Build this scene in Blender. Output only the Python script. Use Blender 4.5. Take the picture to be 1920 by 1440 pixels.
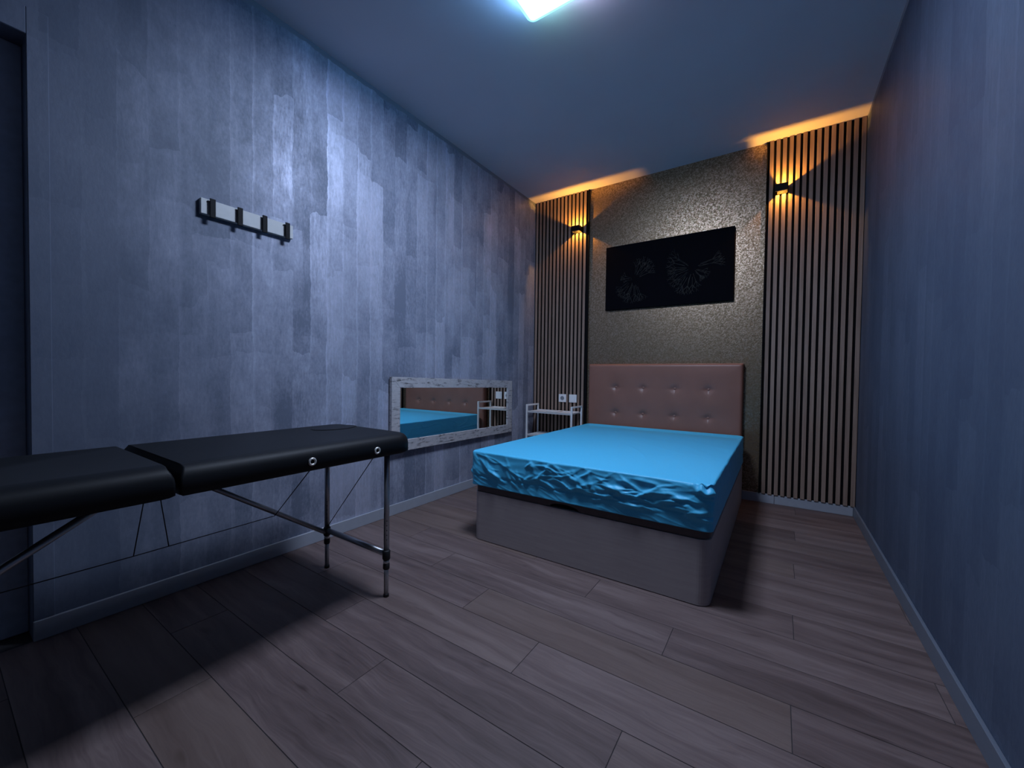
import bpy, bmesh, math, random
from mathutils import Vector, Matrix, noise

for o in list(bpy.data.objects):
    bpy.data.objects.remove(o, do_unlink=True)
scene = bpy.context.scene
COL = scene.collection

# ------------------------------------------------------------------ camera
cam_data = bpy.data.cameras.new('camera')
cam_data.sensor_width = 36.0
cam_data.lens = 745.72 / 1920 * 36.0
cam_data.clip_start = 0.02
cam = bpy.data.objects.new('camera', cam_data)
COL.objects.link(cam)
R_ = Vector((0.8309, 0.5563, 0.0130)).normalized()
F_ = Vector((-0.5560, 0.8309, -0.0214)).normalized()
U_ = R_.cross(F_).normalized()
R_ = F_.cross(U_).normalized()
cam.matrix_world = Matrix(((R_.x, U_.x, -F_.x, 2.3251),
                           (R_.y, U_.y, -F_.y, -3.9251),
                           (R_.z, U_.z, -F_.z, 1.0317),
                           (0, 0, 0, 1)))
scene.camera = cam

# ------------------------------------------------------------------ light and exposure
world = bpy.data.worlds.new('world')
scene.world = world
world.use_nodes = True
world.node_tree.nodes['Background'].inputs['Color'].default_value = (0.0, 0.0, 0.0, 1)
world.node_tree.nodes['Background'].inputs['Strength'].default_value = 0.05
scene.view_settings.view_transform = 'Standard'
scene.view_settings.look = 'None'
scene.view_settings.exposure = 0.0
scene.view_settings.gamma = 1.0
scene.view_settings.use_curve_mapping = False
scene.cycles.max_bounces = 8
scene.cycles.diffuse_bounces = 4
scene.cycles.glossy_bounces = 4
scene.cycles.sample_clamp_indirect = 4.0
LAMP_FACE = 6.0                # what the diffuser itself gives off
LAMP_WATTS = 58.0
LAMP_SPREAD = 180.0
LAMP_COLOR = (0.60, 0.73, 1.0)
RING_STRENGTH = 70.0
SCONCE_STRENGTH = 62000.0
SCONCE_DOWN = 0.42
SCONCE_COLOR = (1.0, 0.43, 0.055)

ld = bpy.data.lights.new('ceiling_lamp_light', 'AREA')
ld.shape = 'SQUARE'; ld.size = 0.45; ld.energy = LAMP_WATTS; ld.color = LAMP_COLOR
ld.spread = math.radians(LAMP_SPREAD)
lo = bpy.data.objects.new('ceiling_lamp_light', ld)
lo.location = (1.415, -2.312, 2.9776 - 0.0675)
COL.objects.link(lo)

# ------------------------------------------------------------------ room measures (metres)
W, H = 2.8285, 2.9776          # width, height
YF = -4.75                     # wall behind the camera
BB = 0.076                     # skirting height

# ------------------------------------------------------------------ material helpers
class NT:
    """tiny node-tree helper"""
    def __init__(self, name):
        self.m = bpy.data.materials.new(name)
        self.m.use_nodes = True
        self.t = self.m.node_tree
        self.b = self.t.nodes['Principled BSDF']
    def n(self, kind, **kw):
        nd = self.t.nodes.new(kind)
        for k, v in kw.items():
            setattr(nd, k, v)
        return nd
    def l(self, a, b):
        self.t.links.new(a, b)
    def val(self, x, sock):
        if isinstance(x, (int, float)):
            sock.default_value = x
        elif isinstance(x, tuple):
            sock.default_value = x if len(x) == len(sock.default_value) else x + (1,)
        else:
            self.l(x, sock)
    def math(self, op, a, b=0.0, c=0.0, clamp=False):
        nd = self.n('ShaderNodeMath', operation=op, use_clamp=clamp)
        self.val(a, nd.inputs[0]); self.val(b, nd.inputs[1]); self.val(c, nd.inputs[2])
        return nd.outputs[0]
    def sep(self, v):
        nd = self.n('ShaderNodeSeparateXYZ'); self.l(v, nd.inputs[0]); return nd.outputs
    def comb(self, x, y, z):
        nd = self.n('ShaderNodeCombineXYZ')
        for i, v in enumerate((x, y, z)):
            self.val(v, nd.inputs[i])
        return nd.outputs[0]
    def noise(self, v, scale=5.0, detail=3.0, rough=0.5):
        nd = self.n('ShaderNodeTexNoise')
        self.l(v, nd.inputs['Vector'])
        nd.inputs['Scale'].default_value = scale
        nd.inputs['Detail'].default_value = detail
        nd.inputs['Roughness'].default_value = rough
        return nd.outputs['Fac']
    def white(self, v):
        nd = self.n('ShaderNodeTexWhiteNoise', noise_dimensions='3D'); self.l(v, nd.inputs['Vector'])
        return nd.outputs['Value']
    def ramp(self, f, *stops):
        nd = self.n('ShaderNodeValToRGB')
        self.l(f, nd.inputs[0])
        e = nd.color_ramp.elements
        while len(e) < len(stops):
            e.new(0.5)
        for el, (p, c) in zip(e, stops):
            el.position = p; el.color = tuple(c) + (1,) if len(c) == 3 else c
        return nd.outputs[0]
    def mix(self, f, a, b):
        nd = self.n('ShaderNodeMix', data_type='RGBA')
        self.val(f, nd.inputs[0]); self.val(a, nd.inputs[6]); self.val(b, nd.inputs[7])
        return nd.outputs[2]
    def maprange(self, v, a, b, c, d):
        nd = self.n('ShaderNodeMapRange', clamp=True)
        self.val(v, nd.inputs[0])
        for i, x in enumerate((a, b, c, d)):
            self.val(x, nd.inputs[i + 1])
        return nd.outputs[0]
    def scale(self, v, s):
        nd = self.n('ShaderNodeMapping'); self.l(v, nd.inputs[0]); nd.inputs['Scale'].default_value = s
        return nd.outputs[0]
    def bump(self, h, strength=0.3, dist=0.002):
        nd = self.n('ShaderNodeBump')
        self.l(h, nd.inputs['Height']); nd.inputs['Strength'].default_value = strength
        nd.inputs['Distance'].default_value = dist
        self.l(nd.outputs[0], self.b.inputs['Normal'])
    def obj(self):
        return self.n('ShaderNodeTexCoord').outputs['Object']
    def set(self, **kw):
        for k, v in kw.items():
            self.val(v, self.b.inputs[k.replace('_', ' ')])
        return self

def plain(name, color, rough=0.5, metal=0.0, spec=0.5, var=0.08, nscale=30):
    t = NT(name)
    f = t.noise(t.obj(), nscale, 3)
    lo = tuple(c * (1 - var) for c in color); hi = tuple(min(1, c * (1 + var)) for c in color)
    t.set(Base_Color=t.ramp(f, (0.3, lo), (0.7, hi)), Roughness=rough, Metallic=metal)
    t.b.inputs['Specular IOR Level'].default_value = spec
    return t.m

def emitter(name, color, strength):
    t = NT(name)
    t.set(Base_Color=color, Emission_Color=color, Emission_Strength=strength)
    return t.m

# ---- materials of the setting
def mat_brushed_wall(name, axis, dark, light, amount=1.0, gloss=1.0):
    """pearl paint laid on with a roller in upright, patchy strokes"""
    t = NT(name)
    p = t.obj()
    s = t.sep(p)
    u = s[1] if axis == 'y' else s[0]
    z = s[2]
    wob = t.noise(p, 5.0, 3)
    wobf = t.noise(p, 38.0, 3, 0.6)
    uj = t.math('ADD', u, t.math('ADD', t.math('MULTIPLY', wob, 0.030), t.math('MULTIPLY', wobf, 0.012)))
    layers = []
    for k, (w, hgt, off) in enumerate(((0.104, 0.95, 0.0), (0.176, 0.60, 3.7))):
        cc = t.math('DIVIDE', t.math('ADD', uj, off), w)
        c0 = t.math('FLOOR', cc)
        fx = t.math('FRACT', cc)
        r0 = t.white(t.comb(c0, off, 1.0))
        zz = t.math('ADD', t.math('DIVIDE', z, hgt), t.math('ADD', t.math('MULTIPLY', r0, 7.0),
                    t.math('ADD', t.math('MULTIPLY', wob, 0.30), t.math('MULTIPLY', wobf, 0.022))))
        r1 = t.white(t.comb(c0, t.math('FLOOR', zz), off + 2.0))
        fr = t.math('FRACT', zz)
        fade = t.maprange(fr, 0.0, 0.55, 0.15, 1.0)          # a stroke runs dry as it is pulled
        layers.append((t.math('MULTIPLY', r1, fade), r0, fx))
    edge = t.math('MULTIPLY', t.maprange(layers[0][2], 0.0, 0.16, 1.0, 0.0), layers[0][1])
    streak = t.noise(t.scale(p, (80, 80, 13)), 1.0, 4, 0.7)
    blot = t.noise(t.scale(p, (1, 1, 0.6)), 4.6, 8, 0.72)
    grain = t.noise(t.scale(p, (1, 1, 0.5)), 85.0, 3, 0.6)
    v = t.math('ADD', t.math('MULTIPLY', layers[0][0], 0.30), t.math('MULTIPLY', layers[1][0], 0.18))
    v = t.math('ADD', v, t.math('MULTIPLY', layers[0][1], 0.24))
    v = t.math('ADD', v, t.math('MULTIPLY', edge, 0.24))
    v = t.math('ADD', v, t.math('MULTIPLY', t.math('SUBTRACT', blot, 0.5), 0.95))
    v = t.math('ADD', v, t.math('MULTIPLY', t.math('MULTIPLY', t.math('SUBTRACT', streak, 0.5), layers[0][0]), 0.8))
    v = t.math('ADD', v, t.math('MULTIPLY', t.math('SUBTRACT', grain, 0.5), 0.40))
    f = t.maprange(v, 0.06, 0.80, 0.0, 1.0)
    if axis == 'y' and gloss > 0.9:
        f = t.math('ADD', 0.14, t.math('MULTIPLY', f, 0.86))      # the wall tone grows darker and less glossy towards the doorway
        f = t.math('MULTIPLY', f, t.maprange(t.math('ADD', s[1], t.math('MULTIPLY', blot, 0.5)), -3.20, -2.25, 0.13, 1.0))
    f = t.math('MULTIPLY', f, amount)
    col = t.ramp(f, (0.0, dark), (0.45, tuple((a * 0.57 + b * 0.43) for a, b in zip(dark, light))), (1.0, light))
    # the ceiling's white paint laps over the top of the wall with a wavering edge
    lap = t.maprange(t.math('ADD', z, t.math('MULTIPLY', t.math('SUBTRACT', t.noise(p, 9, 4), 0.5), 0.05)), H - 0.036, H - 0.030, 0.0, 1.0)
    col = t.mix(lap, col, (0.20, 0.225, 0.27))
    sheen = t.math('MULTIPLY', t.math('POWER', f, 1.3), t.math('SUBTRACT', 1.0, lap))
    t.set(Base_Color=col,
          Metallic=t.math('MULTIPLY', sheen, 0.50 * gloss),
          Roughness=t.maprange(sheen, 0, 1, 0.60, 0.60 - 0.22 * gloss))
    t.b.inputs['Specular IOR Level'].default_value = 0.4
    t.bump(t.math('ADD', t.math('MULTIPLY', v, 0.5), t.math('MULTIPLY', grain, 0.8)), 0.35, 0.0012)
    return t.m

M = {}
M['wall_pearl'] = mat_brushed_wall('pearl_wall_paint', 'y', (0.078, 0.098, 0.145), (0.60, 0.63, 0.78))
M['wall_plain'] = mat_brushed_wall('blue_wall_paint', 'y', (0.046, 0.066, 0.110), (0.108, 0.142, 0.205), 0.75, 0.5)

def mat_ceiling():
    t = NT('ceiling_paint')
    p = t.obj()
    g = t.noise(p, 180, 2)
    b = t.noise(p, 2.0, 2)
    t.set(Base_Color=t.ramp(b, (0.3, (0.66, 0.64, 0.70)), (0.7, (0.70, 0.68, 0.74))), Roughness=0.85)
    t.b.inputs['Specular IOR Level'].default_value = 0.15
    t.bump(g, 0.15, 0.002)
    return t.m
M['ceiling'] = mat_ceiling()

def mat_wallpaper():
    t = NT('metallic_wallpaper')
    p = t.obj()
    warp = t.noise(p, 60, 2)
    s = t.sep(p)
    q = t.comb(t.math('ADD', s[0], t.math('MULTIPLY', warp, 0.012)), 0.0, t.math('ADD', s[2], t.math('MULTIPLY', warp, 0.012)))
    vo = t.n('ShaderNodeTexVoronoi', feature='F1', distance='EUCLIDEAN')
    t.l(q, vo.inputs['Vector']); vo.inputs['Scale'].default_value = 120.0
    fl = vo.outputs['Distance']
    rnd = t.sep(vo.outputs['Color'])[0]
    fine = t.noise(p, 160, 3, 0.6)
    f = t.math('ADD', t.math('MULTIPLY', rnd, 0.55), t.math('MULTIPLY', fine, 0.5))
    col = t.ramp(f, (0.28, (0.17, 0.118, 0.066)), (0.53, (0.27, 0.195, 0.125)), (0.80, (0.47, 0.36, 0.27)))
    t.set(Base_Color=col, Metallic=t.maprange(f, 0.3, 0.75, 0.60, 0.98), Roughness=t.maprange(f, 0.3, 0.75, 0.46, 0.36))
    h = t.math('ADD', t.math('MULTIPLY', fl, -1.2), t.math('MULTIPLY', fine, 0.8))
    t.bump(h, 0.40, 0.0010)
    return t.m
M['wallpaper'] = mat_wallpaper()

def mat_plank():
    t = NT('wood_look_tile')
    info = t.n('ShaderNodeObjectInfo')
    rnd = info.outputs['Random']
    p = t.obj()
    s = t.sep(p)
    q = t.comb(t.math('ADD', s[0], t.math('MULTIPLY', rnd, 37.0)), t.math('ADD', s[1], t.math('MULTIPLY', rnd, 91.0)), rnd)
    warp = t.noise(t.scale(q, (1.2, 4, 1)), 2.0, 3)
    sw = t.sep(q)
    qw = t.comb(sw[0], t.math('ADD', sw[1], t.math('MULTIPLY', warp, 0.10)), sw[2])
    broad = t.noise(t.scale(qw, (1.1, 17, 1)), 1.0, 4, 0.55)
    fine = t.noise(t.scale(qw, (9, 170, 1)), 1.0, 4, 0.6)
    knot = t.noise(t.scale(qw, (5, 30, 1)), 1.0, 2)
    f = t.math('ADD', t.math('MULTIPLY', broad, 0.78), t.math('MULTIPLY', fine, 0.36))
    f = t.math('ADD', f, t.math('MULTIPLY', t.math('SUBTRACT', rnd, 0.5), 0.16))
    f = t.math('SUBTRACT', f, t.maprange(knot, 0.66, 0.82, 0.0, 0.25))
    col = t.ramp(f, (0.28, (0.060, 0.039, 0.036)), (0.52, (0.124, 0.085, 0.080)), (0.78, (0.205, 0.150, 0.140)))
    warm = t.mix(t.maprange(rnd, 0.72, 0.95, 0.0, 0.45), col, (0.108, 0.070, 0.050))
    t.set(Base_Color=warm, Roughness=t.maprange(fine, 0.3, 0.7, 0.46, 0.60))
    t.b.inputs['Specular IOR Level'].default_value = 0.35
    t.bump(fine, 0.12, 0.001)
    return t.m
M['plank'] = mat_plank()
M['grout'] = plain('grout', (0.035, 0.030, 0.032), 0.9)
M['skirting'] = plain('skirting_paint', (0.34, 0.36, 0.41), 0.45, var=0.03)
M['skirting_dark'] = plain('blue_skirting_paint', (0.13, 0.15, 0.19), 0.5, var=0.03)
M['door'] = plain('door_paint', (0.50, 0.55, 0.64), 0.5)
M['front_wall'] = plain('front_wall_paint', (0.035, 0.04, 0.055), 0.7)

def mat_slat():
    t = NT('walnut_slat')
    info = t.n('ShaderNodeObjectInfo')
    p = t.obj()
    s = t.sep(p)
    q = t.comb(t.math('ADD', t.math('MULTIPLY', s[0], 90), t.math('MULTIPLY', info.outputs['Random'], 50)), t.math('MULTIPLY', s[1], 90), t.math('MULTIPLY', s[2], 3))
    g = t.noise(q, 1.0, 4, 0.6)
    f = t.math('ADD', g, t.math('MULTIPLY', t.math('SUBTRACT', info.outputs['Random'], 0.5), 0.18))
    t.set(Base_Color=t.ramp(f, (0.30, (0.215, 0.143, 0.108)), (0.70, (0.340, 0.240, 0.190))), Roughness=0.5)
    t.b.inputs['Specular IOR Level'].default_value = 0.3
    return t.m
M['slat'] = mat_slat()
M['felt'] = plain('black_felt', (0.006, 0.006, 0.007), 0.95, spec=0.1, nscale=200)

# ---- materials of the things
M['black_metal'] = plain('black_metal', (0.004, 0.004, 0.005), 0.6, 0.0, 0.15)
M['lamp_inner'] = plain('lamp_inner_paint', (0.55, 0.50, 0.40), 0.6)
M['white_metal'] = plain('white_metal', (0.80, 0.80, 0.80), 0.4, var=0.03)
M['rack_board'] = plain('rack_board_paint', (0.44, 0.45, 0.45), 0.5, var=0.03)
M['white_plastic'] = plain('white_plastic', (0.85, 0.85, 0.85), 0.35, var=0.02)
M['grey_plastic'] = plain('grey_plastic', (0.25, 0.26, 0.28), 0.5)
M['paper'] = plain('white_paper', (0.68, 0.68, 0.68), 0.8, var=0.04)
M['aluminium'] = plain('aluminium_tube', (0.42, 0.43, 0.45), 0.38, 0.85, var=0.06)
M['steel'] = plain('steel_eyelet', (0.72, 0.70, 0.66), 0.35, 0.5)
M['rubber'] = plain('black_rubber', (0.006, 0.006, 0.007), 0.6)
M['cable'] = plain('dark_cable', (0.015, 0.015, 0.02), 0.6)
M['canvas'] = plain('black_canvas', (0.0015, 0.0018, 0.004), 0.8, spec=0.06, nscale=300)
M['art_line'] = plain('grey_line_paint', (0.035, 0.035, 0.033), 0.6, spec=0.1, var=0.5, nscale=25)
M['dark_lid'] = plain('dark_brown_board', (0.095, 0.068, 0.066), 0.55)
M['void'] = plain('dark_recess', (0.003, 0.003, 0.003), 0.9)

def mat_vinyl():
    t = NT('black_vinyl')
    p = t.obj()
    g = t.noise(p, 350, 2)
    w = t.noise(p, 4, 3)
    t.set(Base_Color=t.ramp(w, (0.3, (0.003, 0.0035, 0.005)), (0.7, (0.005, 0.006, 0.008))), Roughness=0.55)
    t.b.inputs['Specular IOR Level'].default_value = 0.22
    t.bump(t.math('ADD', t.math('MULTIPLY', g, 0.2), w), 0.12, 0.004)
    return t.m
M['vinyl'] = mat_vinyl()

def mat_sheet():
    t = NT('blue_nonwoven_sheet')
    p = t.obj()
    g = t.noise(p, 260, 3, 0.6)
    w = t.noise(p, 14, 4, 0.6)
    t.set(Base_Color=t.ramp(g, (0.3, (0.060, 0.47, 0.75)), (0.7, (0.085, 0.54, 0.84))), Roughness=0.50)
    t.b.inputs['Specular IOR Level'].default_value = 0.45
    t.bump(t.math('ADD', t.math('MULTIPLY', g, 0.15), w), 0.16, 0.004)
    return t.m
M['sheet'] = mat_sheet()

def mat_leather():
    t = NT('brown_faux_leather')
    p = t.obj()
    g = t.noise(p, 420, 3, 0.6)
    w = t.noise(p, 6, 2)
    t.set(Base_Color=t.ramp(w, (0.3, (0.240, 0.108, 0.078)), (0.7, (0.275, 0.124, 0.090))), Roughness=0.42)
    t.b.inputs['Specular IOR Level'].default_value = 0.5
    t.bump(g, 0.12, 0.001)
    return t.m
M['leather'] = mat_leather()

def mat_bed_board():
    t = NT('grey_oak_board')
    p = t.obj()
    s = t.sep(p)
    q = t.comb(t.math('MULTIPLY', t.math('ADD', s[0], s[1]), 4), 0.0, t.math('MULTIPLY', s[2], 60))
    g = t.noise(q, 1.0, 4, 0.6)
    spots = t.noise(p, 22, 2)
    f = t.math('SUBTRACT', g, t.maprange(spots, 0.70, 0.80, 0, 0.25))
    t.set(Base_Color=t.ramp(f, (0.25, (0.360, 0.305, 0.300)), (0.75, (0.430, 0.372, 0.362))), Roughness=0.55)
    return t.m
M['bed_board'] = mat_bed_board()

def mat_distressed():
    t = NT('distressed_white_wood')
    p = t.obj()
    s = t.sep(p)
    a = t.noise(t.comb(t.math('MULTIPLY', s[0], 30), t.math('MULTIPLY', s[1], 9), t.math('MULTIPLY', s[2], 70)), 1.0, 5, 0.65)
    b = t.noise(t.comb(t.math('MULTIPLY', s[0], 30), t.math('MULTIPLY', s[1], 24), t.math('MULTIPLY', s[2], 30)), 1.0, 4, 0.6)
    dark = t.math('MULTIPLY', t.maprange(a, 0.50, 0.62, 0, 1), t.maprange(b, 0.40, 0.56, 0, 1))
    tone = t.mix(t.noise(p, 40, 3), (0.36, 0.35, 0.37), (0.54, 0.52, 0.53))
    t.set(Base_Color=t.mix(dark, tone, (0.10, 0.095, 0.10)), Roughness=0.7)
    t.bump(a, 0.25, 0.002)
    return t.m
M['distressed'] = mat_distressed()

def mat_mirror():
    t = NT('mirror_silver')
    t.set(Base_Color=t.ramp(t.noise(t.obj(), 3, 1), (0, (0.84, 0.88, 0.86)), (1, (0.86, 0.90, 0.88))), Metallic=1.0, Roughness=0.012)
    return t.m
M['mirror'] = mat_mirror()
M['lamp_face'] = emitter('lamp_diffuser_glow', (0.75, 0.88, 1.0), LAMP_FACE)
M['lamp_rim'] = emitter('lamp_rim_glow', (0.30, 0.92, 1.0), 1.7)
M['ring_cyan'] = emitter('ring_light_cyan', (0.22, 0.52, 1.0), RING_STRENGTH * 1.2)
M['ring_mint'] = emitter('ring_light_mint', (0.40, 0.95, 0.85), RING_STRENGTH * 0.6)
M['ring_rose'] = emitter('ring_light_rose', (0.75, 0.66, 1.0), RING_STRENGTH * 0.9)
M['led'] = emitter('amber_led', SCONCE_COLOR, SCONCE_STRENGTH)
M['led_low'] = emitter('amber_led_low', SCONCE_COLOR, SCONCE_STRENGTH * SCONCE_DOWN)

# ------------------------------------------------------------------ object helpers
def wpos(o):
    v = Vector((0, 0, 0))
    while o is not None:
        v += o.location
        o = o.parent
    return v

def obj(name, bm, mat, parent=None, smooth=False, label=None):
    """link a bmesh given in world coordinates as ONE object"""
    if parent is not None:
        bmesh.ops.translate(bm, vec=-wpos(parent), verts=bm.verts)
    bmesh.ops.recalc_face_normals(bm, faces=bm.faces)
    me = bpy.data.meshes.new(name)
    bm.to_mesh(me); bm.free()
    for mt in (mat if isinstance(mat, list) else [mat]):
        me.materials.append(mt)
    if smooth:
        for p in me.polygons:
            p.use_smooth = True
    o = bpy.data.objects.new(name, me)
    COL.objects.link(o)
    o.parent = parent
    if label:
        o['label'] = label
    return o

def thing(name, label, cat, loc, group=None):
    o = bpy.data.objects.new(name, None)
    o.empty_display_size = 0.05
    COL.objects.link(o)
    o.location = loc
    tag(o, label, cat, group)
    return o

def tag(o, label, cat, group=None):
    o['label'] = label; o['category'] = cat
    if group:
        o['group'] = group
    return o

def struct(o):
    o['kind'] = 'structure'
    return o

def add_box(bm, x0, x1, y0, y1, z0, z1, bevel=0.0, seg=2):
    vs = [bm.verts.new((x, y, z)) for x in (x0, x1) for y in (y0, y1) for z in (z0, z1)]
    fs = []
    for idx in ((0, 1, 3, 2), (4, 6, 7, 5), (0, 4, 5, 1), (2, 3, 7, 6), (0, 2, 6, 4), (1, 5, 7, 3)):
        fs.append(bm.faces.new([vs[i] for i in idx]))
    if bevel > 0:
        es = list({e for f in fs for e in f.edges})
        bmesh.ops.bevel(bm, geom=es, offset=bevel, segments=seg, profile=0.7, affect='EDGES', clamp_overlap=True)
    return bm

def box(x0, x1, y0, y1, z0, z1, bevel=0.0, seg=2):
    return add_box(bmesh.new(), x0, x1, y0, y1, z0, z1, bevel, seg)

def add_tube(bm, pts, r, n=16, cap=True):
    pts = [Vector(p) for p in pts]
    rings = []
    prev = None
    for i, p in enumerate(pts):
        d = (pts[min(i + 1, len(pts) - 1)] - pts[max(i - 1, 0)]).normalized()
        a = prev if prev is not None else (Vector((1, 0, 0)) if abs(d.x) < 0.8 else Vector((0, 1, 0)))
        a = (a - d * a.dot(d)).normalized(); prev = a
        b = d.cross(a)
        rr = r[i] if isinstance(r, (list, tuple)) else r
        rings.append([bm.verts.new(p + (a * math.cos(2 * math.pi * k / n) + b * math.sin(2 * math.pi * k / n)) * rr) for k in range(n)])
    for q, w in zip(rings, rings[1:]):
        for k in range(n):
            bm.faces.new((q[k], q[(k + 1) % n], w[(k + 1) % n], w[k]))
    if cap:
        bm.faces.new(list(reversed(rings[0]))); bm.faces.new(rings[-1])
    return bm

def tube(pts, r, n=16):
    return add_tube(bmesh.new(), pts, r, n)

def add_torus(bm, c, axis, R, r, n=28, m=10):
    c = Vector(c); axis = Vector(axis).normalized()
    a = Vector((0, 0, 1)) if abs(axis.z) < 0.8 else Vector((1, 0, 0))
    a = (a - axis * a.dot(axis)).normalized(); b = axis.cross(a)
    rings = []
    for i in range(n):
        t = 2 * math.pi * i / n
        d = a * math.cos(t) + b * math.sin(t)
        rings.append([bm.verts.new(c + d * (R + r * math.cos(2 * math.pi * k / m)) + axis * r * math.sin(2 * math.pi * k / m)) for k in range(m)])
    for i in range(n):
        q, w = rings[i], rings[(i + 1) % n]
        for k in range(m):
            bm.faces.new((q[k], q[(k + 1) % m], w[(k + 1) % m], w[k]))
    return bm

def rrect(x0, x1, y0, y1, rad, nseg=8, step=None):
    """rounded rectangle outline, counter-clockwise; rad may be 4 radii (x0y0, x1y0, x1y1, x0y1)"""
    rr = rad if isinstance(rad, (list, tuple)) else (rad,) * 4
    cs = [(x0 + rr[0], y0 + rr[0], 180, rr[0]), (x1 - rr[1], y0 + rr[1], 270, rr[1]),
          (x1 - rr[2], y1 - rr[2], 0, rr[2]), (x0 + rr[3], y1 - rr[3], 90, rr[3])]
    pts = []
    for cx, cy, a0, r in cs:
        for k in range(nseg + 1):
            a = math.radians(a0 + 90 * k / nseg)
            pts.append((cx + r * math.cos(a), cy + r * math.sin(a)))
    if step:
        out = []
        for (ax, ay), (bx, by) in zip(pts, pts[1:] + pts[:1]):
            d = math.hypot(bx - ax, by - ay)
            k = max(1, int(round(d / step)))
            for i in range(k):
                out.append((ax + (bx - ax) * i / k, ay + (by - ay) * i / k))
        pts = out
    return pts

def add_prism(bm, outline, z0, z1, bevel=0.0):
    lo = [bm.verts.new((x, y, z0)) for x, y in outline]
    hi = [bm.verts.new((x, y, z1)) for x, y in outline]
    n = len(outline)
    for i in range(n):
        bm.faces.new((lo[i], lo[(i + 1) % n], hi[(i + 1) % n], hi[i]))
    bm.faces.new(list(reversed(lo)))
    top = bm.faces.new(hi)
    if bevel > 0:
        bmesh.ops.bevel(bm, geom=list(top.edges), offset=bevel, segments=2, profile=0.7, affect='EDGES')
    return bm

def smoothstep(a, b, x):
    t = max(0.0, min(1.0, (x - a) / (b - a)))
    return t * t * (3 - 2 * t)

# ------------------------------------------------------------------ THE SETTING
DY0, DY1, DZ = -4.56, -3.692, 2.262         # doorway in the left wall
bm = bmesh.new()
add_box(bm, -0.14, 0, DY1, 0.12, -0.02, H)
add_box(bm, -0.14, 0, DY0, DY1, DZ, H)
add_box(bm, -0.14, 0, YF - 0.1, DY0, -0.02, H)
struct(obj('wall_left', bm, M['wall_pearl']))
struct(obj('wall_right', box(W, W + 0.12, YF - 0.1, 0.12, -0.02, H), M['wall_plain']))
struct(obj('wall_back', box(0, W, 0, 0.12, -0.02, H), M['wallpaper']))
struct(obj('wall_front', box(0, W, YF - 0.12, YF, -0.02, H), M['front_wall']))
struct(obj('ceiling', box(-0.14, W + 0.12, YF - 0.12, 0.12, H, H + 0.1), M['ceiling']))
floor = struct(obj('floor', box(-0.14, W + 0.12, YF - 0.12, 0.12, -0.10, -0.0015), M['grout']))

# wood-look plank tiles, each its own piece; full ones share one mesh
PW, PL, GAP = 0.197, 1.195, 0.0022
rng = random.Random(4)
full_mesh = None
row0 = -2.793
k0 = int(math.floor((YF - row0) / PW)); k1 = int(math.ceil((0 - row0) / PW))
for k in range(k0, k1 + 1):
    ya, yb = row0 + k * PW, row0 + (k + 1) * PW
    ya2, yb2 = max(ya, YF), min(yb, 0.0)
    if yb2 - ya2 < 0.01:
        continue
    xj = (1.578 - 0.392 * k) % PL - PL
    while xj < W:
        xa, xb = max(xj, 0.0), min(xj + PL, W)
        if xb - xa > 0.01:
            full = (xb - xa > PL - 0.001) and (yb2 - ya2 > PW - 0.001)
            if full and full_mesh is not None:
                o = bpy.data.objects.new('plank', full_mesh)
                COL.objects.link(o); o.parent = floor; o.location = (xa, ya2, 0)
            else:
                b = box(GAP / 2, xb - xa - GAP / 2, GAP / 2, yb2 - ya2 - GAP / 2, -0.008, 0.0, 0.0006, 1)
                bmesh.ops.recalc_face_normals(b, faces=b.faces)
                me = bpy.data.meshes.new('plank'); b.to_mesh(me); b.free(); me.materials.append(M['plank'])
                o = bpy.data.objects.new('plank', me)
                COL.objects.link(o); o.parent = floor; o.location = (xa, ya2, 0)
                if full:
                    full_mesh = me
        xj += PL

# skirting
def skirt_box(x0, x1, y0, y1):
    return box(x0, x1, y0, y1, 0.0, BB, 0.002, 1)
struct(obj('baseboard_left', skirt_box(0, 0.012, DY1, 0.0), M['skirting']))
struct(obj('baseboard_right', skirt_box(W - 0.012, W, YF, 0.0), M['skirting_dark']))
bb = struct(obj('baseboard_back', skirt_box(0.012, 2.318, -0.012, 0.0), M['skirting']))
obj('skirting_piece', skirt_box(2.320, W - 0.012, -0.012, 0.0), M['skirting'], bb)

# doorway on the left: plain trim, recessed door leaf
bm = bmesh.new()
add_box(bm, 0.0, 0.006, DY1, DY1 + 0.055, BB, DZ + 0.10, 0.002, 1)
add_box(bm, 0.0, 0.006, DY0 - 0.055, DY0, 0, DZ + 0.10, 0.002, 1)
add_box(bm, 0.0, 0.006, DY0, DY1, DZ, DZ + 0.10, 0.002, 1)
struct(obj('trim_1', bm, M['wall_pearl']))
door = struct(obj('door_1', box(-0.139, -0.105, DY0, DY1, 0.0, DZ, 0.002, 1), M['door']))
bm = tube([(-0.105, DY0 + 0.09, 1.02), (-0.055, DY0 + 0.09, 1.02)], 0.010, 12)
add_tube(bm, [(-0.058, DY0 + 0.085, 1.02), (-0.058, DY0 + 0.20, 1.02)], 0.009, 12)
obj('door_handle', bm, M['steel'], door, True)

# ------------------------------------------------------------------ BED: storage base
BX0, BX1, BY0, BY1 = 0.742, 2.0915, -1.9765, -0.088
bed = thing('storage_bed', 'grey oak storage bed base with dark lid and half-moon grip under the blue mattress', 'bed', ((BX0 + BX1) / 2, (BY0 + BY1) / 2, 0))
bm = bmesh.new()
add_prism(bm, rrect(BX0, BX1, BY0, BY1, (0.045, 0.055, 0.01, 0.01), 8), 0.004, 0.3035, 0.0015)
obj('box_base', bm, M['bed_board'], bed)
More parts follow.
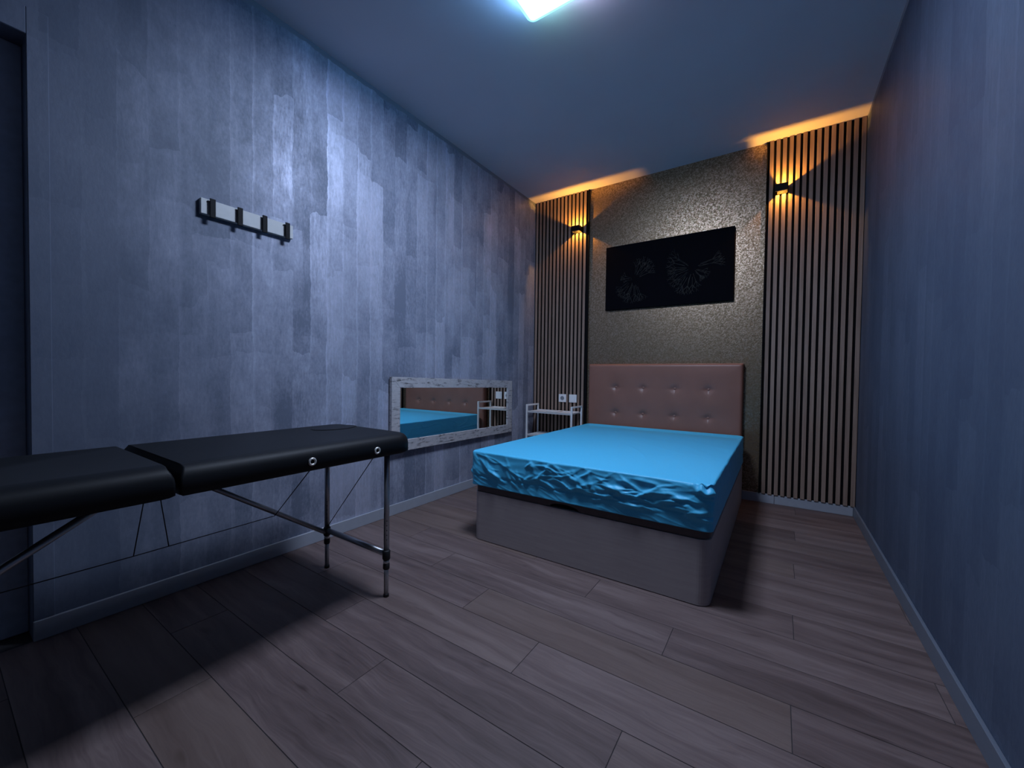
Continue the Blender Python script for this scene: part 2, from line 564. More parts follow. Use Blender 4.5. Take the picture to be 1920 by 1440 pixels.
# lid with a half-moon finger cut in its front
LX0, LX1, LY0 = BX0 + 0.004, BX1 - 0.004, BY0 + 0.004
outl = rrect(LX0, LX1, LY0, BY1, (0.042, 0.052, 0.01, 0.01), 8, 0.01)
bm = bmesh.new()
GX, GW, GH = 1.370, 0.088, 0.024
def lid_low(x, y):
    if y < LY0 + 0.002 and abs(x - GX) < GW:
        return 0.3075 + GH * math.sqrt(max(0.0, 1 - ((x - GX) / GW) ** 2))
    return 0.3075
lo = [bm.verts.new((x, y, lid_low(x, y))) for x, y in outl]
hi = [bm.verts.new((x, y, 0.345)) for x, y in outl]
n = len(outl)
for i in range(n):
    bm.faces.new((lo[i], lo[(i + 1) % n], hi[(i + 1) % n], hi[i]))
bm.faces.new(hi)
obj('lid', bm, M['dark_lid'], bed)
bm = bmesh.new()
add_prism(bm, rrect(LX0 + 0.008, LX1 - 0.008, LY0 + 0.018, BY1 - 0.01, 0.04, 6), 0.3036, 0.343)
obj('grip_recess', bm, M['void'], bed, label='dark half-moon grip recess')

# ------------------------------------------------------------------ MATTRESS in a wrinkled fitted cover
MX0, MX1, MY0, MY1 = 0.722, 2.098, -1.983, -0.120
MZ0, MZ1 = 0.346, 0.556
mat = thing('mattress', 'mattress in a bright blue crinkled fitted sheet on the storage bed', 'mattress', ((MX0 + MX1) / 2, (MY0 + MY1) / 2, MZ0))
def N(x, y, z=0.0):
    return noise.noise(Vector((x, y, z)))
def crease(n):
    return 1 - min(1.0, abs(n) * 2.6)
crng = random.Random(11)
FOLDS = []
for q in range(95):
    u = crng.uniform(-0.02, MX1 - MX0 + 0.02)
    t = u / (MX1 - MX0)
    v = crng.uniform(0.055, 0.205)
    if t < 0.30:
        ang = crng.gauss(-38, 14)
    elif t < 0.62:
        ang = crng.gauss(-22, 22) if crng.random() < 0.6 else crng.gauss(35, 12)
    else:
        ang = crng.gauss(-6, 13)
    ln = crng.uniform(0.03, 0.11)
    a = math.radians(ang)
    FOLDS.append((u, v, math.cos(a), math.sin(a), ln, crng.uniform(0.0022, 0.0075), crng.uniform(0.0035, 0.0085)))
def folds(u, v):
    d = 0.0
    for (a, b, c, s_, ln, amp, w) in FOLDS:
        x = (u - a) * c + (v - b) * s_
        if abs(x) > ln:
            continue
        y = -(u - a) * s_ + (v - b) * c + 0.006 * math.sin(x * 40 + a * 9)
        if abs(y) > 4 * w:
            continue
        k = 1 - (x / ln) ** 2
        ww = w if y > 0 else w * 2.2
        d += amp * k * math.exp(-(y / ww) ** 2)
    return d
def wrinkle(s, h, front):
    """outward push (m) at perimeter length s (m) and relative height h"""
    amp = 1.0 if front else 0.5
    mid = smoothstep(0.14, 0.36, h) * (1 - 0.45 * smoothstep(0.88, 1.0, h))
    wx = s + 0.04 * N(s * 3.0, h * 2.0, 7.0)
    a = crease(N(wx * 5.0 + h * 2.2, h * 1.6 - wx * 2.0, 1.3)) ** 4
    b = crease(N(wx * 4.5 - h * 2.4, h * 2.0 + wx * 1.5, 5.1)) ** 4
    if front:
        d = (0.0030 * a + 0.0025 * b) * mid + folds(s, h * (MZ1 - MZ0)) * smoothstep(0.05, 0.25, h) * (1 - 0.5 * smoothstep(0.9, 1.0, h))
    else:
        d = (0.0050 * a + 0.0040 * b) * mid
    h0 = 0.36 + 0.12 * N(s * 2.3, 0.0, 21.0) + 0.04 * N(s * 9.0, 0.0, 4.0)
    d += 0.003 * smoothstep(h0 - 0.02, h0 + 0.05, h) * (1 - smoothstep(0.55, 0.98, h))
    d -= 0.003 * math.exp(-((h - h0 + 0.03) / 0.03) ** 2)
    d += 0.003 * N(s * 4.0, h * 1.5, 33.0)
    low = 1 - smoothstep(0.16, 0.34, h)
    d += 0.0020 * crease(N(s * 13 + h * 6, h * 4, 15.0)) ** 2 * low
    return d * amp
perim = rrect(MX0, MX1, MY0, MY1, (0.035, 0.035, 0.05, 0.05), 6, 0.0052)
NP = len(perim)
cxm, cym = (MX0 + MX1) / 2, (MY0 + MY1) / 2
nrm = []
for i in range(NP):
    (ax, ay), (bx, by) = perim[i - 1], perim[(i + 1) % NP]
    t = Vector((bx - ax, by - ay, 0)).normalized()
    nrm.append(Vector((t.y, -t.x, 0)))
bm = bmesh.new()
rows = []
NH = 52
ER = 0.010
slen = 0.0
svals = [0.0]
for i in range(1, NP):
    slen += math.hypot(perim[i][0] - perim[i - 1][0], perim[i][1] - perim[i - 1][1])
    svals.append(slen)
for r in range(NH + 1):
    h = r / NH
    ring = []
    for i, (x, y) in enumerate(perim):
        front = nrm[i].y < -0.3
        s = svals[i]
        d = wrinkle(x - MX0 if front else s, h, front)
        z = MZ0 + (MZ1 - ER - MZ0) * h
        tuck = 0.002 * (1 - smoothstep(0.0, 0.30, h))       # elastic pulls the hem in
        dz = 0.005 * N(s * 7.0, h * 5.0, 11.0) * smoothstep(0.05, 0.4, h) * (1.0 if front else 0.4)
        # bunched ear of cloth at the right front corner
        ex = math.exp(-(((x - (MX1 - 0.03)) / 0.055) ** 2 + ((y - MY0) / 0.04) ** 2))
        d += 0.010 * ex * smoothstep(0.45, 0.95, h) * (0.5 + math.sin(h * 24.0 + 30 * x))
        dz += 0.010 * ex * (0.4 + math.sin(x * 160.0)) * smoothstep(0.7, 1.0, h)
        p = Vector((x, y, z + dz)) + nrm[i] * (d + tuck)
        ring.append(bm.verts.new(p))
    rows.append(ring)
NE = 5
for k in range(1, NE + 1):
    a = math.pi / 2 * k / NE
    ring = []
    for i, (x, y) in enumerate(perim):
        s = svals[i]
        front = nrm[i].y < -0.3
        d = wrinkle(x - MX0 if front else s, 1.0, front) * (1 - k / NE) - ER * (1 - math.cos(a))
        ex = math.exp(-(((x - (MX1 - 0.03)) / 0.055) ** 2 + ((y - MY0) / 0.04) ** 2))
        z = MZ1 - ER + ER * math.sin(a) + 0.005 * N(s * 7.0, 5.0, 11.0) * (1 - k / NE) + 0.010 * ex * (0.4 + math.sin(x * 160.0)) * (1 - k / NE)
        ring.append(bm.verts.new(Vector((x, y, z)) + nrm[i] * d))
    rows.append(ring)
base_top = [v.co.copy() for v in rows[-1]]
NT_ = 26
for k in range(1, NT_):
    f = 1 - (k / NT_) ** 1.15
    ring = []
    for i in range(NP):
        q = base_top[i]
        x = cxm + (q.x - cxm) * f; y = cym + (q.y - cym) * f
        z = MZ1 + (q.z - MZ1) * max(0, 1 - k / 4)
        dg = x * 0.8 + y * 0.6
        z += 0.0022 * N(x * 3, y * 3, 2.0) + 0.0016 * crease(N(dg * 5.0, (x - y) * 1.2, 8.0)) ** 3
        z -= 0.020 * smoothstep(-0.55, -0.10, y)             # sags slightly towards the headboard
        ring.append(bm.verts.new((x, y, z)))
    rows.append(ring)
for q, w in zip(rows, rows[1:]):
    for i in range(NP):
        j = (i + 1) % NP
        bm.faces.new((q[i], q[j], w[j], w[i]))
bm.faces.new(rows[-1])
bm.faces.new(list(reversed(rows[0])))
obj('fitted_sheet', bm, M['sheet'], mat, True)

# ------------------------------------------------------------------ HEADBOARD, button tufted
HX0, HX1, HY, HZ = 0.697, 2.080, -0.080, 1.160
head = thing('headboard', 'brown faux leather headboard with two rows of tufted buttons behind the bed', 'headboard', ((HX0 + HX1) / 2, -0.04, 0))
BT = [(x, z) for z in (0.930, 0.678) for x in (0.985, 1.253, 1.538, 1.818)]
def tuft(x, z):
    d = 0.0
    for bx, bz in BT:
        r2 = (x - bx) ** 2 + ((z - bz) * 1.15) ** 2
        d += 0.016 * math.exp(-r2 / 0.0011) + 0.010 * math.exp(-r2 / 0.012)
        d += 0.004 * math.exp(-((z - bz) / 0.012) ** 2) * math.exp(-((x - bx) / 0.06) ** 2)
        d += 0.003 * math.exp(-((x - bx) / 0.010) ** 2) * math.exp(-((z - bz + 0.04) / 0.04) ** 2)
    return d
bm = bmesh.new()
NX, NZ = 170, 110
ER2 = 0.022
grid = []
for j in range(NZ + 1):
    row = []
    for i in range(NX + 1):
        x = HX0 + (HX1 - HX0) * i / NX; z = 0.12 + (HZ - 0.12) * j / NZ
        e = min(x - HX0, HX1 - x, HZ - z)
        edge = 0.0
        if e < ER2:
            edge = ER2 - math.sqrt(max(0, ER2 ** 2 - (ER2 - e) ** 2))
        e2 = min(1, e / 0.12)
        row.append(bm.verts.new((x, HY + edge - 0.006 * (e2 * (2 - e2)) + tuft(x, z) * 0.9, z)))
    grid.append(row)
for j in range(NZ):
    for i in range(NX):
        bm.faces.new((grid[j][i], grid[j][i + 1], grid[j + 1][i + 1], grid[j + 1][i]))
loop = grid[0][:] + [r[-1] for r in grid[1:]] + list(reversed(grid[-1][:-1])) + [r[0] for r in reversed(grid[1:-1])]
back = [bm.verts.new((v.co.x, -0.004, v.co.z)) for v in loop]
n = len(loop)
for i in range(n):
    bm.faces.new((loop[i], back[i], back[(i + 1) % n], loop[(i + 1) % n]))
bm.faces.new(back)
obj('upholstered_panel', bm, M['leather'], head, True)
for x0 in (HX0 + 0.12, HX1 - 0.20):
    obj('leg', box(x0, x0 + 0.08, -0.055, -0.014, 0.0, 0.13), M['dark_lid'], head)
but = None
for bx, bz in BT:
    if but is None:
        bm = bmesh.new()
        bmesh.ops.create_uvsphere(bm, u_segments=16, v_segments=10, radius=0.013)
        for v in bm.verts:
            v.co.y *= 0.5
        bmesh.ops.translate(bm, vec=(bx, HY + tuft(bx, bz) * 0.9 - 0.008, bz), verts=bm.verts)
        but = obj('button', bm, M['leather'], head, True); first = (bx, bz)
    else:
        o = but.copy(); COL.objects.link(o); o.parent = head
        o.location = but.location + Vector((bx - first[0], 0, bz - first[1]))

# ------------------------------------------------------------------ SLATTED WALL PANELS
def slat_panel(label, x0, x1, s0, pitch, sw, edge_side, base):
    t = thing('slat_panel', label, 'wall panel', ((x0 + x1) / 2, -0.01, BB), 'slatted wood panels beside the bed')
    obj('felt_backing', box(x0, x1, -0.009, -0.0002, BB, H - 0.001), M['felt'], t)
    if edge_side:
        e0, e1 = edge_side
        obj('edge_strip', box(e0, e1, -0.021, -0.009, BB, H - 0.001), M['felt'], t)
    proto = None
    for k in range(14):
        xa = s0 + pitch * k
        if proto is None:
            proto = obj('slat', box(xa, xa + sw, -0.021, -0.009, BB, H - 0.001, 0.001, 1), [M['slat'], M['felt']], t)
            for pl_ in proto.data.polygons:
                pl_.material_index = 0 if pl_.normal.y < -0.5 else 1
        else:
            o = proto.copy(); COL.objects.link(o); o.parent = t
            o.location = proto.location + Vector((pitch * k, 0, 0))
    return t
slat_panel('slatted wood panel in the left corner behind the white trolley', 0.0005, 0.6525, 0.016, 0.0444, 0.0268, (0.6405, 0.6525), None)
slat_panel('slatted wood panel in the right corner with bare floor in front', 2.2065, W - 0.0005, 2.2272, 0.0439, 0.0270, (2.2065, 2.2155), None)

# ------------------------------------------------------------------ WALL SCONCES (up and down light)
def sconce(label, xc, zc, flap=False):
    hw, hh, t = 0.0435, 0.028, 0.003
    yb, yf, inner = -0.021, -0.1035, -0.0905
    s = thing('wall_sconce', label, 'wall lamp', (xc, yb, zc), 'small black up-and-down wall lamps')
    bm = bmesh.new()
    add_box(bm, xc - hw, xc + hw, yf, yf + 0.004, zc - hh, zc + hh, 0.0008, 1)
    add_box(bm, xc - hw, xc - hw + t, yf + 0.004, yb, zc - hh, zc + hh)
    add_box(bm, xc + hw - t, xc + hw, yf + 0.004, yb, zc - hh, zc + hh)
    add_box(bm, xc - hw + t, xc + hw - t, yb - 0.004, yb, zc - hh, zc + hh)
    obj('housing', bm, M['black_metal'], s)
    bm = bmesh.new()
    add_box(bm, xc - hw + t, xc + hw - t, yf + 0.004, inner, zc - hh + 0.0005, zc + hh - 0.0005)
    obj('inner_reflector', bm, M['lamp_inner'], s)
    obj('divider', box(xc - hw + t, xc + hw - t, inner, yb - 0.004, zc - 0.0004, zc + 0.0004), M['lamp_inner'], s)
    for dz, mt in ((0.0036, 'led'), (-0.0036, 'led_low')):
        bm = bmesh.new()
        bmesh.ops.create_icosphere(bm, subdivisions=1, radius=0.003)
        bmesh.ops.translate(bm, vec=(xc, inner + 0.0045, zc + dz), verts=bm.verts)
        obj('bulb', bm, M[mt], s)
    if flap:
        obj('flap', box(xc - 0.0135, xc - 0.012, inner + 0.001, yb - 0.005, zc + 0.002, zc + hh - 0.0005), M['black_metal'], s)
        obj('flap', box(xc - 0.0285, xc - 0.027, inner + 0.001, yb - 0.005, zc - hh + 0.0005, zc - 0.002), M['black_metal'], s)
    return s
sconce('small black up-and-down wall lamp on the left slatted panel', 0.535, 2.574)
sconce('small black up-and-down wall lamp on the right slatted panel', 2.3115, 2.556, True)

# ------------------------------------------------------------------ PICTURE: black canvas with two line-drawn flowers
PX0, PX1, PZ0, PZ1 = 0.8467, 1.9892, 1.703, 2.336
pic = thing('picture', 'wide black canvas with faint grey flower line drawings above the headboard', 'picture', ((PX0 + PX1) / 2, -0.015, PZ0))
obj('canvas', box(PX0, PX1, -0.030, -0.0005, PZ0, PZ1, 0.002, 1), M['canvas'], pic)
def flower(name, cx, cz, sectors, seed):
    g = random.Random(seed)
    bm = bmesh.new()
    y = -0.0312
    def line(a, b, w):
        d = Vector((b[0] - a[0], 0, b[1] - a[1]))
        if d.length < 1e-5:
            return
        pn = Vector((-d.z, 0, d.x)).normalized() * w
        A, B = Vector((a[0], y, a[1])), Vector((b[0], y, b[1]))
        q = [A + pn, A - pn, B - pn * 0.8, B + pn * 0.8]
        f = [bm.verts.new(v) for v in q] + [bm.verts.new(v + Vector((0, 0.001, 0))) for v in q]
        for ix in ((0, 1, 2, 3), (7, 6, 5, 4), (0, 4, 5, 1), (1, 5, 6, 2), (2, 6, 7, 3), (3, 7, 4, 0)):
            bm.faces.new([f[i] for i in ix])
    for a0, a1, n, rmin, rmax in sectors:
        for i in range(n):
            a = math.radians(a0 + (a1 - a0) * (i + 0.5) / n + g.uniform(-3, 3))
            R = g.uniform(rmin, rmax)
            r0 = R * g.uniform(0.18, 0.42)
            p0 = (cx + math.cos(a) * r0, cz + math.sin(a) * r0)
            a2 = a + g.uniform(-0.10, 0.10)
            p1 = (cx + math.cos(a2) * R * 0.70, cz + math.sin(a2) * R * 0.70)
            w = g.uniform(0.0007, 0.0016)
            line(p0, p1, w)
            for s in (-1, 0, 1):
                b = a2 + s * g.uniform(0.10, 0.20)
                p2 = (cx + math.cos(b) * R * 0.90, cz + math.sin(b) * R * 0.90)
                line(p1, p2, w * 0.9)
                for s2 in (-1, 1):
                    c = b + s2 * g.uniform(0.03, 0.07)
                    p3 = (cx + math.cos(c) * R, cz + math.sin(c) * R)
                    line(p2, p3, w * 0.8)
    return obj(name, bm, M['art_line'], pic)
flower('flower_drawing', 1.135, 1.985, ((15, 85, 9, 0.17, 0.23), (200, 300, 11, 0.19, 0.25), (150, 185, 3, 0.10, 0.14)), 3)
flower('flower_drawing', 1.655, 2.025, ((135, 285, 17, 0.18, 0.25), (-60, -20, 4, 0.13, 0.19), (0, 22, 4, 0.20, 0.28)), 8)

# ------------------------------------------------------------------ CEILING LAMP
LX, LYc, LS = 1.415, -2.312, 0.240
lamp = thing('ceiling_lamp', 'square white ceiling lamp with a coloured glow round its rim', 'ceiling lamp', (LX, LYc, H - 0.07))
bm = bmesh.new()
add_prism(bm, rrect(LX - LS + 0.05, LX + LS - 0.05, LYc - LS + 0.05, LYc + LS - 0.05, 0.03, 6), H - 0.032, H - 0.0005)
obj('mounting_box', bm, M['white_plastic'], lamp)
bm = bmesh.new()
add_prism(bm, rrect(LX - LS - 0.0025, LX + LS + 0.0025, LYc - LS - 0.0025, LYc + LS + 0.0025, 0.0425, 8), H - 0.040, H - 0.034)
obj('back_plate', bm, M['grey_plastic'], lamp)
# diffuser: rim band plus face
bm = bmesh.new()
prof = [(0.0, H - 0.0365), (0.0, H - 0.052), (0.003, H - 0.060), (0.008, H - 0.0645), (0.021, H - 0.0663)]
rings = [[bm.verts.new((x, y, z)) for x, y in rrect(LX - LS + i, LX + LS - i, LYc - LS + i, LYc + LS - i, 0.040 - i, 8)] for i, z in prof]
for q, w in zip(rings, rings[1:]):
    for i in range(len(q)):
        bm.faces.new((q[i], q[(i + 1) % len(q)], w[(i + 1) % len(q)], w[i]))
obj('rim', bm, M['lamp_rim'], lamp, True)
bm = bmesh.new()
outl = rrect(LX - LS + 0.021, LX + LS - 0.021, LYc - LS + 0.021, LYc + LS - 0.021, 0.019, 8)
add_prism(bm, outl, H - 0.0664, H - 0.062)
obj('diffuser', bm, M['lamp_face'], lamp)
bm = bmesh.new()
add_box(bm, LX - LS + 0.030, LX - LS + 0.046, LYc - LS + 0.06, LYc + LS - 0.06, H - 0.031, H - 0.004)
obj('ring_light', bm, M['ring_cyan'], lamp, label='cyan glowing strip on the lamp back')
bm = bmesh.new()
add_box(bm, LX - LS + 0.06, LX - 0.03, LYc + LS - 0.046, LYc + LS - 0.030, H - 0.031, H - 0.004)
obj('ring_light', bm, M['ring_mint'], lamp, label='mint glowing strip on the lamp back')
bm = bmesh.new()
add_box(bm, LX + 0.0, LX + LS - 0.06, LYc + LS - 0.046, LYc + LS - 0.030, H - 0.031, H - 0.004)
add_box(bm, LX + LS - 0.046, LX + LS - 0.030, LYc - LS + 0.06, LYc + LS - 0.06, H - 0.031, H - 0.004)
obj('ring_light', bm, M['ring_rose'], lamp, label='rosy glowing strip on the lamp back')

# ------------------------------------------------------------------ COAT RACK
rack = thing('coat_rack', 'white coat rail with four black hooks on the left wall', 'coat rack', (0, -2.952, 1.825))
RY0, RY1, RZ0, RZ1 = -3.168, -2.735, 1.787, 1.861
obj('board', box(0.0, 0.025, RY0, RY1, RZ0, RZ1, 0.002, 1), M['rack_board'], rack)
hk = None
HYS = (-3.124, -3.006, -2.889, -2.771)
for y in HYS:
    if hk is None:
        bm = bmesh.new()
        add_box(bm, 0.034, 0.041, y - 0.0115, y + 0.0115, RZ0 - 0.012, RZ1 + 0.003, 0.001, 1)      # flat bar
        add_box(bm, 0.025, 0.036, y - 0.006, y + 0.006, RZ1 - 0.024, RZ1 - 0.008, 0.001, 1)      # upper foot
        add_tube(bm, [(0.025, y, RZ0 + 0.020), (0.036, y, RZ0 + 0.020)], 0.005, 10)              # lower peg
        hk = obj('hook', bm, M['black_metal'], rack)
    else:
        o = hk.copy(); COL.objects.link(o); o.parent = rack; o.location = hk.location + Vector((0, y - HYS[0], 0))
sc = None
for y in (-3.142, -2.789):
    if sc is None:
        sc = obj('screw', tube([(0.0245, y, RZ1 - 0.013), (0.0262, y, RZ1 - 0.013)], 0.0032, 10), M['black_metal'], rack)
    else:
        o = sc.copy(); COL.objects.link(o); o.parent = rack; o.location = sc.location + Vector((0, y + 3.142, 0))

# ------------------------------------------------------------------ WALL MIRROR in a distressed frame
mir = thing('wall_mirror', 'long low wall mirror in a distressed whitewashed wooden frame', 'mirror', (0, -1.266, 0.727))
A = [(-2.046, 0.465), (-0.490, 0.448), (-0.490, 0.975), (-2.046, 1.011)]      # outer corners (y, z)
FWY, FWZ = 0.078, 0.080
def off(y):                                # the near end hangs further off the wall
    return 0.008 * (-0.490 - y) / 1.55
Bn = [(A[0][0] + FWY, A[0][1] + FWZ), (A[1][0] - FWY, A[1][1] + FWZ), (A[2][0] - FWY, A[2][1] - FWZ * 0.85), (A[3][0] + FWY, A[3][1] - FWZ)]
for i in range(4):
    j = (i + 1) % 4
    bm = bmesh.new()
    q = [A[i], A[j], Bn[j], Bn[i]]
    fr = [bm.verts.new((0.030 + off(y), y, z)) for y, z in q]
    bk = [bm.verts.new((0.003 + off(y), y, z)) for y, z in q]
    bm.faces.new(fr); bm.faces.new(list(reversed(bk)))
    for k in range(4):
        l = (k + 1) % 4
        bm.faces.new((fr[k], bk[k], bk[l], fr[l]))
    bmesh.ops.bevel(bm, geom=list(bm.edges), offset=0.0015, segments=1, affect='EDGES')
    obj('frame_rail', bm, M['distressed'], mir)
bm = bmesh.new()
q = [(Bn[0][0] - 0.006, Bn[0][1] - 0.006), (Bn[1][0] + 0.006, Bn[1][1] - 0.006), (Bn[2][0] + 0.006, Bn[2][1] + 0.006), (Bn[3][0] - 0.006, Bn[3][1] + 0.006)]
fr = [bm.verts.new((0.020 + off(y), y, z)) for y, z in q]
bk = [bm.verts.new((0.015 + off(y), y, z)) for y, z in q]
bm.faces.new(fr); bm.faces.new(list(reversed(bk)))
for k in range(4):
    bm.faces.new((fr[k], bk[k], bk[(k + 1) % 4], fr[(k + 1) % 4]))
obj('mirror_glass', bm, M['mirror'], mir)

# ------------------------------------------------------------------ TROLLEY
TX0, TX1, TY0, TY1 = 0.086, 0.612, -0.285, -0.046
tro = thing('trolley', 'slim white metal trolley with raised side rails between mirror and bed', 'trolley', ((TX0 + TX1) / 2, (TY0 + TY1) / 2, 0))
TR = 0.0085
for x in (TX0, TX1):
    for y in (TY0, TY1):
        obj('leg', box(x - TR, x + TR, y - TR, y + TR, 0.035, 0.725, 0.003, 2), M['white_metal'], tro)
    obj('side_rail', box(x - TR, x + TR, TY0 + TR, TY1 - TR, 0.708, 0.725, 0.003, 2), M['white_metal'], tro)
for z in (0.648, 0.400, 0.150):
    bm = bmesh.new()
    add_box(bm, TX0 + TR, TX1 - TR, TY0 - 0.006, TY1 + 0.006, z, z + 0.004)
    for ya, yb in ((TY0 - 0.006, TY0 - 0.003), (TY1 + 0.003, TY1 + 0.006)):
        add_box(bm, TX0 + TR, TX1 - TR, ya, yb, z - 0.008, z + 0.010)
    add_box(bm, TX0 + TR, TX0 + TR + 0.003, TY0, TY1, z - 0.004, z + 0.006)
    add_box(bm, TX1 - TR - 0.003, TX1 - TR, TY0, TY1, z - 0.004, z + 0.006)
    obj('shelf', bm, M['white_metal'], tro)
for x in (TX0, TX1):
    for y in (TY0, TY1):
        obj('caster', tube([(x - 0.009, y, 0.018), (x + 0.009, y, 0.018)], 0.018, 18), M['rubber'], tro, label='small black wheel')
bm = bmesh.new()
bmesh.ops.create_grid(bm, x_segments=14, y_segments=12, size=0.5)
for v in bm.verts:
    x, y = v.co.x, v.co.y
    v.co = Vector((0.355 + x * 0.13, -0.165 + y * 0.12, 0.6645 + 0.004 * N(x * 4, y * 4, 1.0)))
bmesh.ops.solidify(bm, geom=list(bm.faces), thickness=0.010)
zmin = min(v.co.z for v in bm.verts)
for v in bm.verts:
    if v.co.z < zmin + 0.010:
        v.co.z = max(0.6522, v.co.z - 0.001)
tag(obj('paper_towel', bm, M['paper'], None, True), 'folded white paper towel lying on the trolley shelf', 'paper towel')

# ------------------------------------------------------------------ SOCKET AND SWITCH on the left slatted panel
def cover_plate(s, x0, x1, z0, z1):
    obj('cover_plate', box(x0, x1, -0.032, -0.0212, z0, z1, 0.003, 2), M['white_plastic'], s)
s = thing('power_socket', 'white square power socket with a round recess above the trolley', 'socket', (0.3795, -0.021, 0.7935))
cover_plate(s, 0.336, 0.423, 0.751, 0.836)
bm = bmesh.new()
add_tube(bm, [(0.3795, -0.0321, 0.7935), (0.3795, -0.0335, 0.7935)], 0.024, 28)
obj('socket_face', bm, M['grey_plastic'], s, label='grey round socket recess')
bm = bmesh.new()
add_torus(bm, (0.3795, -0.0335, 0.7935), (0, 1, 0), 0.0245, 0.0018, 28, 8)
obj('socket_ring', bm, M['white_plastic'], s, True)
bm = bmesh.new()
for dx in (-0.0095, 0.0095):
    add_tube(bm, [(0.3795 + dx, -0.0334, 0.7935), (0.3795 + dx, -0.0342, 0.7935)], 0.003, 10)
obj('pin_hole', bm, M['void'], s)
s = thing('light_switch', 'white square rocker light switch, nearer the bed than the socket', 'switch', (0.503, -0.021, 0.7935))
cover_plate(s, 0.460, 0.546, 0.751, 0.836)
bm = box(0.4715, 0.5345, -0.0365, -0.0322, 0.7625, 0.8245, 0.0015, 1)
for v in bm.verts:
    if v.co.y < -0.034:
        v.co.y += (0.7935 - v.co.z) * 0.05
obj('rocker', bm, M['white_plastic'], s)

# ------------------------------------------------------------------ MASSAGE TABLE
XN, XF = 0.898, 0.292                     # near and far long edges
YH = -3.512                               # fold in the middle
YE = -2.615                               # head end in view
ZB, ZT = 0.668, 0.757
tab = thing('massage_table', 'folding massage table with black padded top and aluminium legs along the left wall', 'massage table', ((XN + XF) / 2, YH, 0))
def cushion_bm(y_fold, y_end):
    sgn = 1 if y_end > y_fold else -1
    ya, yb = sorted((y_fold + sgn * 0.004, y_end))
    re, rf = 0.075, 0.008
    rads = (rf, rf, re, re) if sgn > 0 else (re, re, rf, rf)
    bm = bmesh.new()
    prof = [(0.010, ZB), (0.0, ZB + 0.006), (0.0, ZB + 0.040), (0.002, ZB + 0.055), (0.008, ZB + 0.070), (0.019, ZB + 0.081), (0.034, ZB + 0.0875), (0.055, ZT + 0.0005), (0.062, ZT + 0.0006)]
    rings = []
    for ins, z in prof:
        r2 = [max(0.004, r - ins * (0.8 if r > 0.05 else 0.2)) for r in rads]
        # the fold ends roll over more tightly
        fin = min(ins, 0.014)
        outl = rrect(XF + ins, XN - ins, ya + (fin if sgn > 0 else ins), yb - (ins if sgn > 0 else fin), r2, 8)
        outl = [((p[0] + (q[0] - p[0]) * i / k), (p[1] + (q[1] - p[1]) * i / k)) for m, (p, q) in enumerate(zip(outl, outl[1:] + outl[:1])) for k in ((22,) if m % 9 == 8 else (1,)) for i in range(k)]
        rings.append([bm.verts.new((x, y, z)) for x, y in outl])
    for q, w in zip(rings, rings[1:]):
        n = len(q)
        for i in range(n):
            bm.faces.new((q[i], q[(i + 1) % n], w[(i + 1) % n], w[i]))
    bm.faces.new(list(reversed(rings[0])))
    top = rings[-1]
    bm.faces.new(top)
    return bm
ch = obj('cushion', cushion_bm(YH, YE), M['vinyl'], tab, True, label='black padded section with a plugged face hole')
for p in ch.data.polygons:
    if p.normal.z > 0.985:
        p.use_smooth = False
def ellipse(cx, cy, ra, rb, n=48):
    return [(cx + ra * math.cos(2 * math.pi * i / n), cy + rb * math.sin(2 * math.pi * i / n)) for i in range(n)]
bm = bmesh.new()
add_prism(bm, ellipse(0.480, -2.765, 0.074, 0.110), ZT - 0.004, ZT + 0.0035, 0.0025)
plug = obj('hole_plug', bm, M['vinyl'], ch, label='oval plug in the face hole')
bm = bmesh.new()
add_prism(bm, ellipse(0.480, -2.765, 0.079, 0.115), ZT - 0.004, ZT + 0.0012)
obj('hole_seam', bm, M['void'], ch)
cf = obj('cushion', cushion_bm(YH, 2 * YH - YE), M['vinyl'], tab, True)
# undersides
for ya, yb in ((YH + 0.02, YE - 0.05), (2 * YH - YE + 0.05, YH - 0.02)):
    bm = bmesh.new()
    add_box(bm, XF + 0.03, XN - 0.03, ya, yb, ZB - 0.006, ZB - 0.0005)
    obj('underframe', bm, M['void'], tab)
# eyelets on the near side of the head section
ey = None
for y, z in ((-3.116, 0.703), (-2.829, 0.701)):
    bm = bmesh.new()
    add_torus(bm, (XN + 0.0015, y, z), (1, 0, 0), 0.0115, 0.0042, 28, 10)
    e = obj('eyelet', bm, M['steel'], tab, True, label='bright metal eyelet in the near side')
    obj('eyelet_hole', tube([(XN - 0.001, y, z), (XN + 0.0012, y, z)], 0.0105, 20), M['void'], e)
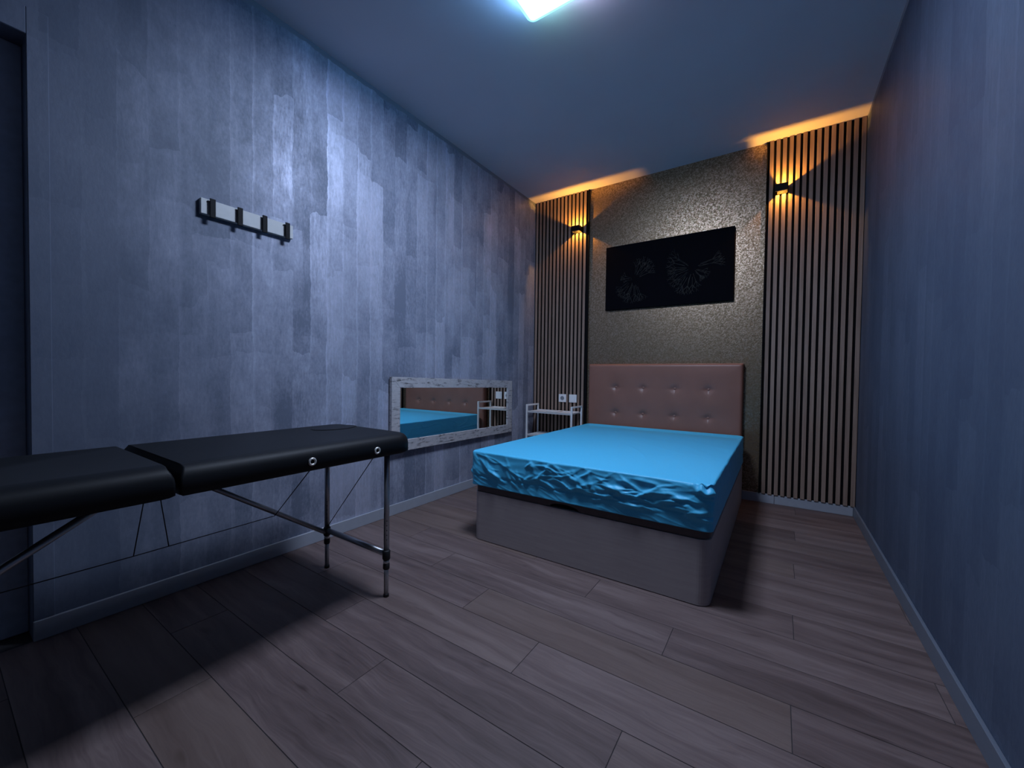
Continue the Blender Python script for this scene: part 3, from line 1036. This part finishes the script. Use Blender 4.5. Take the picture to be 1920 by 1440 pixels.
# legs
def leg(x, y):
    l = obj('leg', tube([(x, y, 0.165), (x, y, ZB - 0.004)], 0.0125, 20), M['aluminium'], tab, True)
    obj('inner_tube', tube([(x, y, 0.006), (x, y, 0.175)], 0.0105, 20), M['aluminium'], l, True)
    bm = bmesh.new()
    add_tube(bm, [(x, y, 0.0), (x, y, 0.012), (x, y, 0.016)], [0.0125, 0.0125, 0.010], 20)
    obj('rubber_foot', bm, M['rubber'], l, True)
    bm = bmesh.new()
    add_tube(bm, [(x, y, 0.172), (x, y, 0.178), (x, y, 0.212), (x, y, 0.218)], [0.0145, 0.0175, 0.0175, 0.0145], 20)
    obj('joint_collar', bm, M['rubber'], l, True, label='black joint collar')
    bm = bmesh.new()
    add_tube(bm, [(x, y, 0.128), (x, y, 0.132), (x, y, 0.152), (x, y, 0.156)], [0.0125, 0.0150, 0.0150, 0.0125], 20)
    obj('clamp_ring', bm, M['rubber'], l, True, label='black clamp ring')
    obj('metal_band', tube([(x, y, 0.158), (x, y, 0.170)], 0.0138, 20), M['steel'], l, True)
    bm = bmesh.new()
    for k in range(5):
        zc = 0.268 + 0.022 * k
        add_tube(bm, [(x + 0.0105, y - 0.0070, zc), (x + 0.0112, y - 0.0074, zc)], 0.0022, 8)
    obj('adjustment_hole', bm, M['void'], l)
YL = -2.727; YL2 = 2 * YH - YL
for y in (YL, YL2):
    leg(0.836, y); leg(0.356, y)
    obj('crossbar', tube([(0.356, y, 0.200), (0.836, y, 0.200)], 0.0135, 20), M['aluminium'], tab, True)
obj('brace', tube([(0.356, YL - 0.012, 0.193), (0.356, -3.400, 0.655)], 0.0115, 18), M['aluminium'], tab, True)
obj('brace', tube([(0.620, YL2 + 0.012, 0.193), (0.620, -3.560, 0.655)], 0.0115, 18), M['aluminium'], tab, True)
# tension cables under the table
cr = 0.0019
for pts in ([(0.356, YL, 0.215), (0.842, -2.802, 0.664)],
            [(0.356, -2.991, 0.352), (0.870, -3.110, 0.664)],
            [(0.356, -2.991, 0.352), (0.356, -3.488, 0.344), (0.356, -4.06, 0.344)],
            [(0.356, -3.488, 0.344), (0.356, -3.440, 0.660)],
            [(0.356, -3.385, 0.345), (0.356, -3.425, 0.660)]):
    obj('cable', tube(pts, cr, 8), M['cable'], tab, True)
